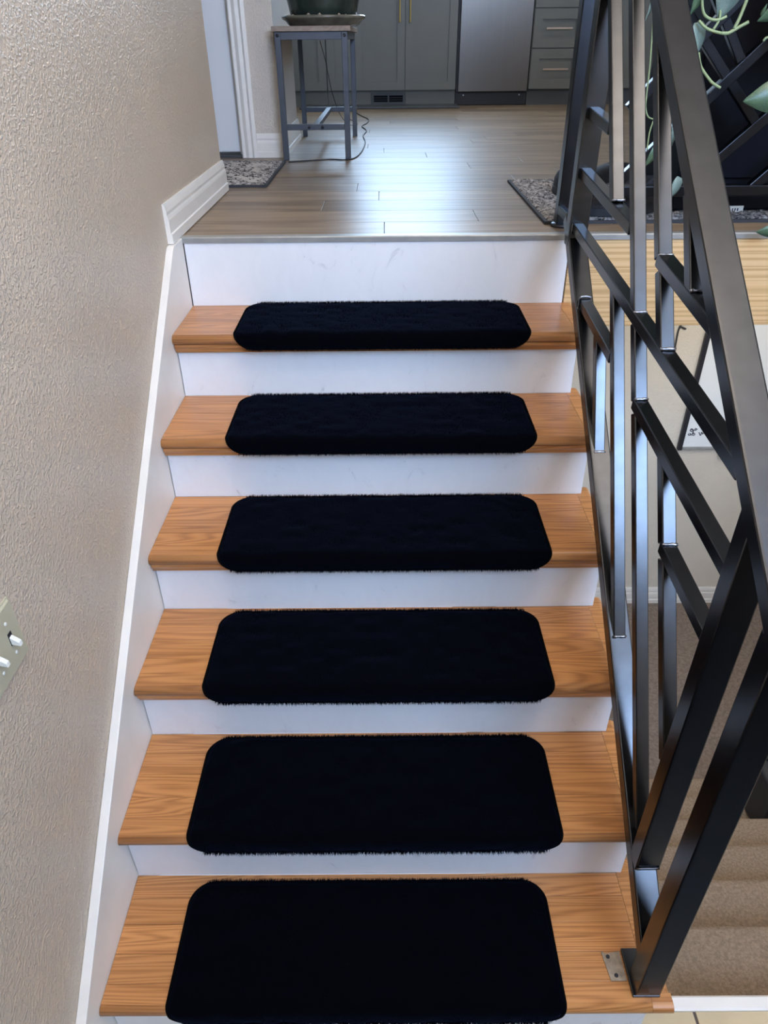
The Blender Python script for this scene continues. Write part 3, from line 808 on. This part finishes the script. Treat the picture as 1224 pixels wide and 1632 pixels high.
# ------------------------------------------------------------------ things on the speckled rug
bc = thing('storage_cabinet', 'tall black cabinet with a small white tag standing on the speckled rug', 'cabinet')
obj('body', box(1.492, 2.32, 1.745, 2.18, F+0.016, F+1.05), 'matte', bc, bev=0.006)
obj('door', box(1.500, 1.905, 1.732, 1.744, F+0.11, F+1.04), 'matte', bc, bev=0.003)
obj('door', box(1.911, 2.312, 1.732, 1.744, F+0.11, F+1.04), 'matte', bc, bev=0.003)
a = ony(1163, 328, 1.744); c = ony(1182, 340, 1.744)
tg = obj('tag', box(a.x, c.x, 1.741, 1.7445, c.z, a.z), 'tag', bc); tg['label'] = 'small white tag'
for k in range(3):
    obj('tag_print', box(a.x+0.008+k*0.008, a.x+0.012+k*0.008, 1.7402, 1.7409, c.z+0.008, c.z+0.016), 'ink', tg)
def shoe(label, x, y, rot, s=1.0):
    root = thing('shoe', label, 'shoe', 'black shoes on the speckled rug')
    root.location = (x, y, F+0.0155); root.rotation_euler = (0, 0, rot); root.scale = (s, s, s)
    L = 0.27; out = []
    for k in range(28):
        a = k*2*math.pi/28; yv = math.cos(a)*L/2
        wd = 0.046+0.010*math.cos(a)-0.006*math.cos(2*a)
        out.append((math.sin(a)*wd, yv))
    obj('sole', prism_z(out, 0, 0.022), 'black', root, bev=0.003)
    bm = bmesh.new(); rings = []
    for zf, sc, sh in ((0.022, 0.96, 0), (0.045, 0.93, 0), (0.065, 0.80, -0.01), (0.082, 0.62, -0.035), (0.090, 0.50, -0.05)):
        rings.append([bm.verts.new((p[0]*sc, p[1]*sc+sh, zf+(0.012 if p[1] < -0.06 and zf > 0.08 else 0))) for p in out])
    for A, B in zip(rings, rings[1:]):
        n = len(A)
        for k in range(n): bm.faces.new((A[k], A[(k+1) % n], B[(k+1) % n], B[k]))
    cen = [bm.verts.new((v.co.x*0.8, v.co.y*0.95-0.003, 0.055)) for v in rings[-1]]
    n = len(cen)
    for k in range(n): bm.faces.new((rings[-1][k], rings[-1][(k+1) % n], cen[(k+1) % n], cen[k]))
    bm.faces.new(cen)
    obj('upper', bm, 'shoe', root, smooth=True)
shoe('black knit shoe lying across the rug close to the guard railing', 1.31, 1.72, 1.72)
shoe('black knit shoe standing toward the back of the rug', 1.40, 2.12, 0.25, 1.0)
shoe('black knit shoe peeping out behind the guard railing post', 1.235, 2.08, -0.1, 0.95)

# ------------------------------------------------------------------ basement whiteboard and wire
BY = 2.945
wb = thing('whiteboard', 'whiteboard with black side frame hanging on the cream basement wall', 'whiteboard')
obj('panel', box(2.275, 3.30, BY-0.008, BY+0.004, -0.345, 0.62), 'board', wb)
obj('frame_side', box(2.255, 2.280, BY-0.018, BY+0.004, -0.365, 0.64), 'blackmetal', wb, bev=0.003)
obj('frame_side', box(3.295, 3.320, BY-0.018, BY+0.004, -0.365, 0.64), 'blackmetal', wb, bev=0.003)
obj('frame_bottom', box(2.281, 3.294, BY-0.016, BY+0.004, -0.362, -0.345), 'alu', wb, bev=0.002)
obj('clip', box(2.50, 2.56, BY-0.03, BY-0.005, -0.40, -0.366), 'blackmetal', wb, bev=0.003)
def ink(pts, r=0.0022):
    P_ = [ony(x, y, BY-0.0095) for x, y in pts]
    obj('writing', tube(smooth_path(P_, 5), r, 6), 'ink', wb)
ink([(1101, 684), (1100, 686.5), (1103, 687.5), (1105, 685.5), (1103, 683.5), (1101, 684), (1105, 685.5), (1109, 685.5), (1111, 684), (1109, 682.8), (1107.5, 684.5), (1109, 686)])
ink([(1105, 686.5), (1105, 690), (1104, 692)])
ink([(1098, 691), (1097, 693), (1100, 693.5), (1101, 691.5), (1099, 690.8), (1101, 691.5), (1102, 693.5)])
ink([(1104, 689), (1104, 693.5), (1107, 693), (1107, 690.8), (1104.5, 691)])
ink([(1114, 689), (1116.5, 694), (1118.5, 688.5), (1120, 692), (1122, 687.5)])
wp = [ony(x, y, 2.944) for x, y in ((1088, 511), (1087, 516), (1082, 525), (1079, 538), (1076.5, 552), (1075.5, 560))]
hk = thing('wall_wire', 'short black twisted wire hanging on the cream basement wall', 'wire')
obj('wire', tube(smooth_path(wp, 6), 0.004, 6), 'cord', hk, smooth=True)
obj('hook', tube(smooth_path([ony(x, y, 2.944) for x, y in ((1083, 520), (1088, 522), (1093, 524.5))], 5), 0.005, 6), 'cord', hk, smooth=True)
lc = [onz(x, y, BASE+0.012) for x, y in ((1118, 958), (1124, 950), (1131, 944), (1127, 952), (1136, 948), (1150, 955))]
tag(obj('floor_cable', tube(smooth_path(lc, 5), 0.012, 6), 'cord', smooth=True), 'black bunched cable on the basement floor by the baseboard', 'cable')
# dark bag standing on the lower stairs
bg_ = thing('black_bag', 'black fabric bag with a rolled rim on the carpeted stairs', 'bag')
z6 = LAND-5*0.1903
bm = bmesh.new()
box(2.10, 2.31, 1.03, 1.225, z6, z6+0.26, bm)
for v in bm.verts:
    if v.co.z > z6+0.1: v.co.x += 0.01; v.co.y += 0.01
obj('pouch', bm, 'black', bg_, bev=0.018)
obj('rim', tube([(2.10, 1.04, z6+0.265), (2.30, 1.04, z6+0.265), (2.30, 1.22, z6+0.265), (2.10, 1.22, z6+0.265)], 0.010, 8, closed=True), 'shoe', bg_)

# ------------------------------------------------------------------ trailing philodendron hanging over the guard railing
pp = thing('trailing_philodendron', 'trailing philodendron with heart shaped leaves hanging by the guard railing', 'plant')
LY = 1.50
def leaf_mesh():
    bm = bmesh.new(); n = 14; L = []; R_ = []; Cc = []
    for k in range(n+1):
        t_ = k/n
        wdt = 0.40*math.sin(math.pi*min(1, t_**0.62))**0.85*(1-0.25*t_) if 0 < t_ < 1 else 0
        yv = t_ - (0.10*(1-t_)*4*max(0, 0.25-t_) if t_ < 0.25 else 0)
        z_ = -0.22*t_*t_
        Cc.append(bm.verts.new((0, t_, z_)))
        L.append(bm.verts.new((-wdt, yv-0.10*(wdt > 0.2 and t_ < 0.35), z_+0.10*wdt))); R_.append(bm.verts.new((wdt, yv-0.10*(wdt > 0.2 and t_ < 0.35), z_+0.10*wdt)))
    for k in range(n):
        bm.faces.new((Cc[k], Cc[k+1], L[k+1], L[k])); bm.faces.new((Cc[k+1], Cc[k], R_[k], R_[k+1]))
    bmesh.ops.remove_doubles(bm, verts=bm.verts, dist=1e-5)
    return bm
leaf_data = {}
def leaf(q0, q1, Y, mat, roll=0.0, face=(0, -1, 0.3), wide=1.0):
    a = ony(*q0, Y); c = ony(*q1, Y-0.01); d = c-a; L = d.length; d.normalize()
    fz = Vector(face); fz = (fz-d*fz.dot(d)).normalized(); fx = d.cross(fz)
    fx, fz = fx*math.cos(roll)+fz*math.sin(roll), fz*math.cos(roll)-fx*math.sin(roll)
    if mat not in leaf_data:
        o = obj('leaf', leaf_mesh(), mat, pp, smooth=True); leaf_data[mat] = o.data
        so = o.modifiers.new('thickness', 'SOLIDIFY'); so.thickness = 0.012
    else:
        o = bpy.data.objects.new('leaf', leaf_data[mat]); COL.objects.link(o); o.parent = pp
        so = o.modifiers.new('thickness', 'SOLIDIFY'); so.thickness = 0.012
    mx_ = Matrix((fx*L*wide, d*L, fz*L)).transposed().to_4x4(); mx_.translation = a
    o.matrix_world = mx_
leaf((1168, -34), (1152, 32), LY, 'leaf2', 0.3, wide=1.25)
leaf((1113, 40), (1117, 88), LY+0.02, 'leaf2', 0.5, wide=1.0)
leaf((1246, 150), (1190, 161), LY-0.03, 'leaf', 0.2, wide=1.1)
leaf((1244, 10), (1212, 36), LY, 'leaf', 0.6, wide=1.0)
leaf((1238, 365), (1208, 372), LY-0.08, 'leaf', 0.4, wide=0.9)
leaf((1044, -20), (1037, 34), LY, 'leaf2', 0.9, wide=0.6)
leaf((1078, 170), (1076, 250), LY+0.02, 'leaf2', 0.8, wide=0.55)
leaf((1082, 286), (1066, 322), LY, 'leaf2', 0.4, wide=0.7)
leaf((1046, 236), (1031, 268), LY, 'leaf', 0.6, wide=0.8)
leaf((1118, -20), (1106, 24), LY, 'leaf', 0.5, wide=0.8)
leaf((1214, 24), (1222, 6), LY, 'leaf', 0.6, wide=0.5)
leaf((1150, -40), (1200, -10), LY, 'leaf', 0.2)
leaf((1090, -60), (1070, -20), LY, 'leaf2', 0.2)
def stem(pts, r=0.0035, Y=LY, taper=None):
    P_ = smooth_path([ony(x, y, Y) for x, y in pts], 6)
    obj('stem', tube(P_, r, 7), 'stem', pp, smooth=True)
stem([(1122, -40), (1119, 0), (1122, 22), (1134, 31), (1147, 31), (1158, 26)])
stem([(1200, -30), (1190, 0), (1178, 30), (1170, 46)], 0.0042)
stem([(1193, 35), (1180, 42), (1168, 49), (1160, 53), (1150, 53)], 0.0042)
stem([(1114, 33), (1122, 42), (1132, 48), (1150, 53)], 0.0035)
stem([(1148, 16), (1146, 32), (1137, 47)], 0.003)
stem([(1113, 84), (1117, 106), (1130, 126), (1138, 134), (1148, 140)], 0.0035)
stem([(1262, 56), (1240, 56), (1222, 60), (1218, 64), (1216, 64)], 0.003)
stem([(1041, 30), (1036, 100), (1030, 155), (1029, 172), (1033, 186), (1042, 190)], 0.002, LY+0.02)
stem([(1041, 193), (1035, 212), (1031, 240)], 0.002, LY+0.02)
stem([(1124, -40), (1150, -60), (1200, -70), (1260, -60)], 0.004)
stem([(1260, -60), (1262, 60), (1250, 148)], 0.003)
stem([(1250, 148), (1255, 280), (1240, 364)], 0.003)
pc = ony(1280, -60, LY)
obj('hanging_pot', lathe([(0.0, pc.z-0.14), (0.085, pc.z-0.14), (0.095, pc.z-0.12), (0.125, pc.z+0.03), (0.132, pc.z+0.035), (0.132, pc.z+0.05), (0.120, pc.z+0.05), (0.115, pc.z+0.02), (0.0, pc.z+0.015)], pc.x+0.10, LY-0.02, 36), 'glaze2', pp, smooth=True)
for k in range(3):
    a = k*2*math.pi/3
    obj('hanger', tube([(pc.x+0.10+0.128*math.cos(a), LY-0.02+0.128*math.sin(a), pc.z+0.05), (pc.x+0.10, LY-0.02, CEIL-0.5), (pc.x+0.10, LY-0.02, CEIL)], 0.003, 6), 'cord', pp)
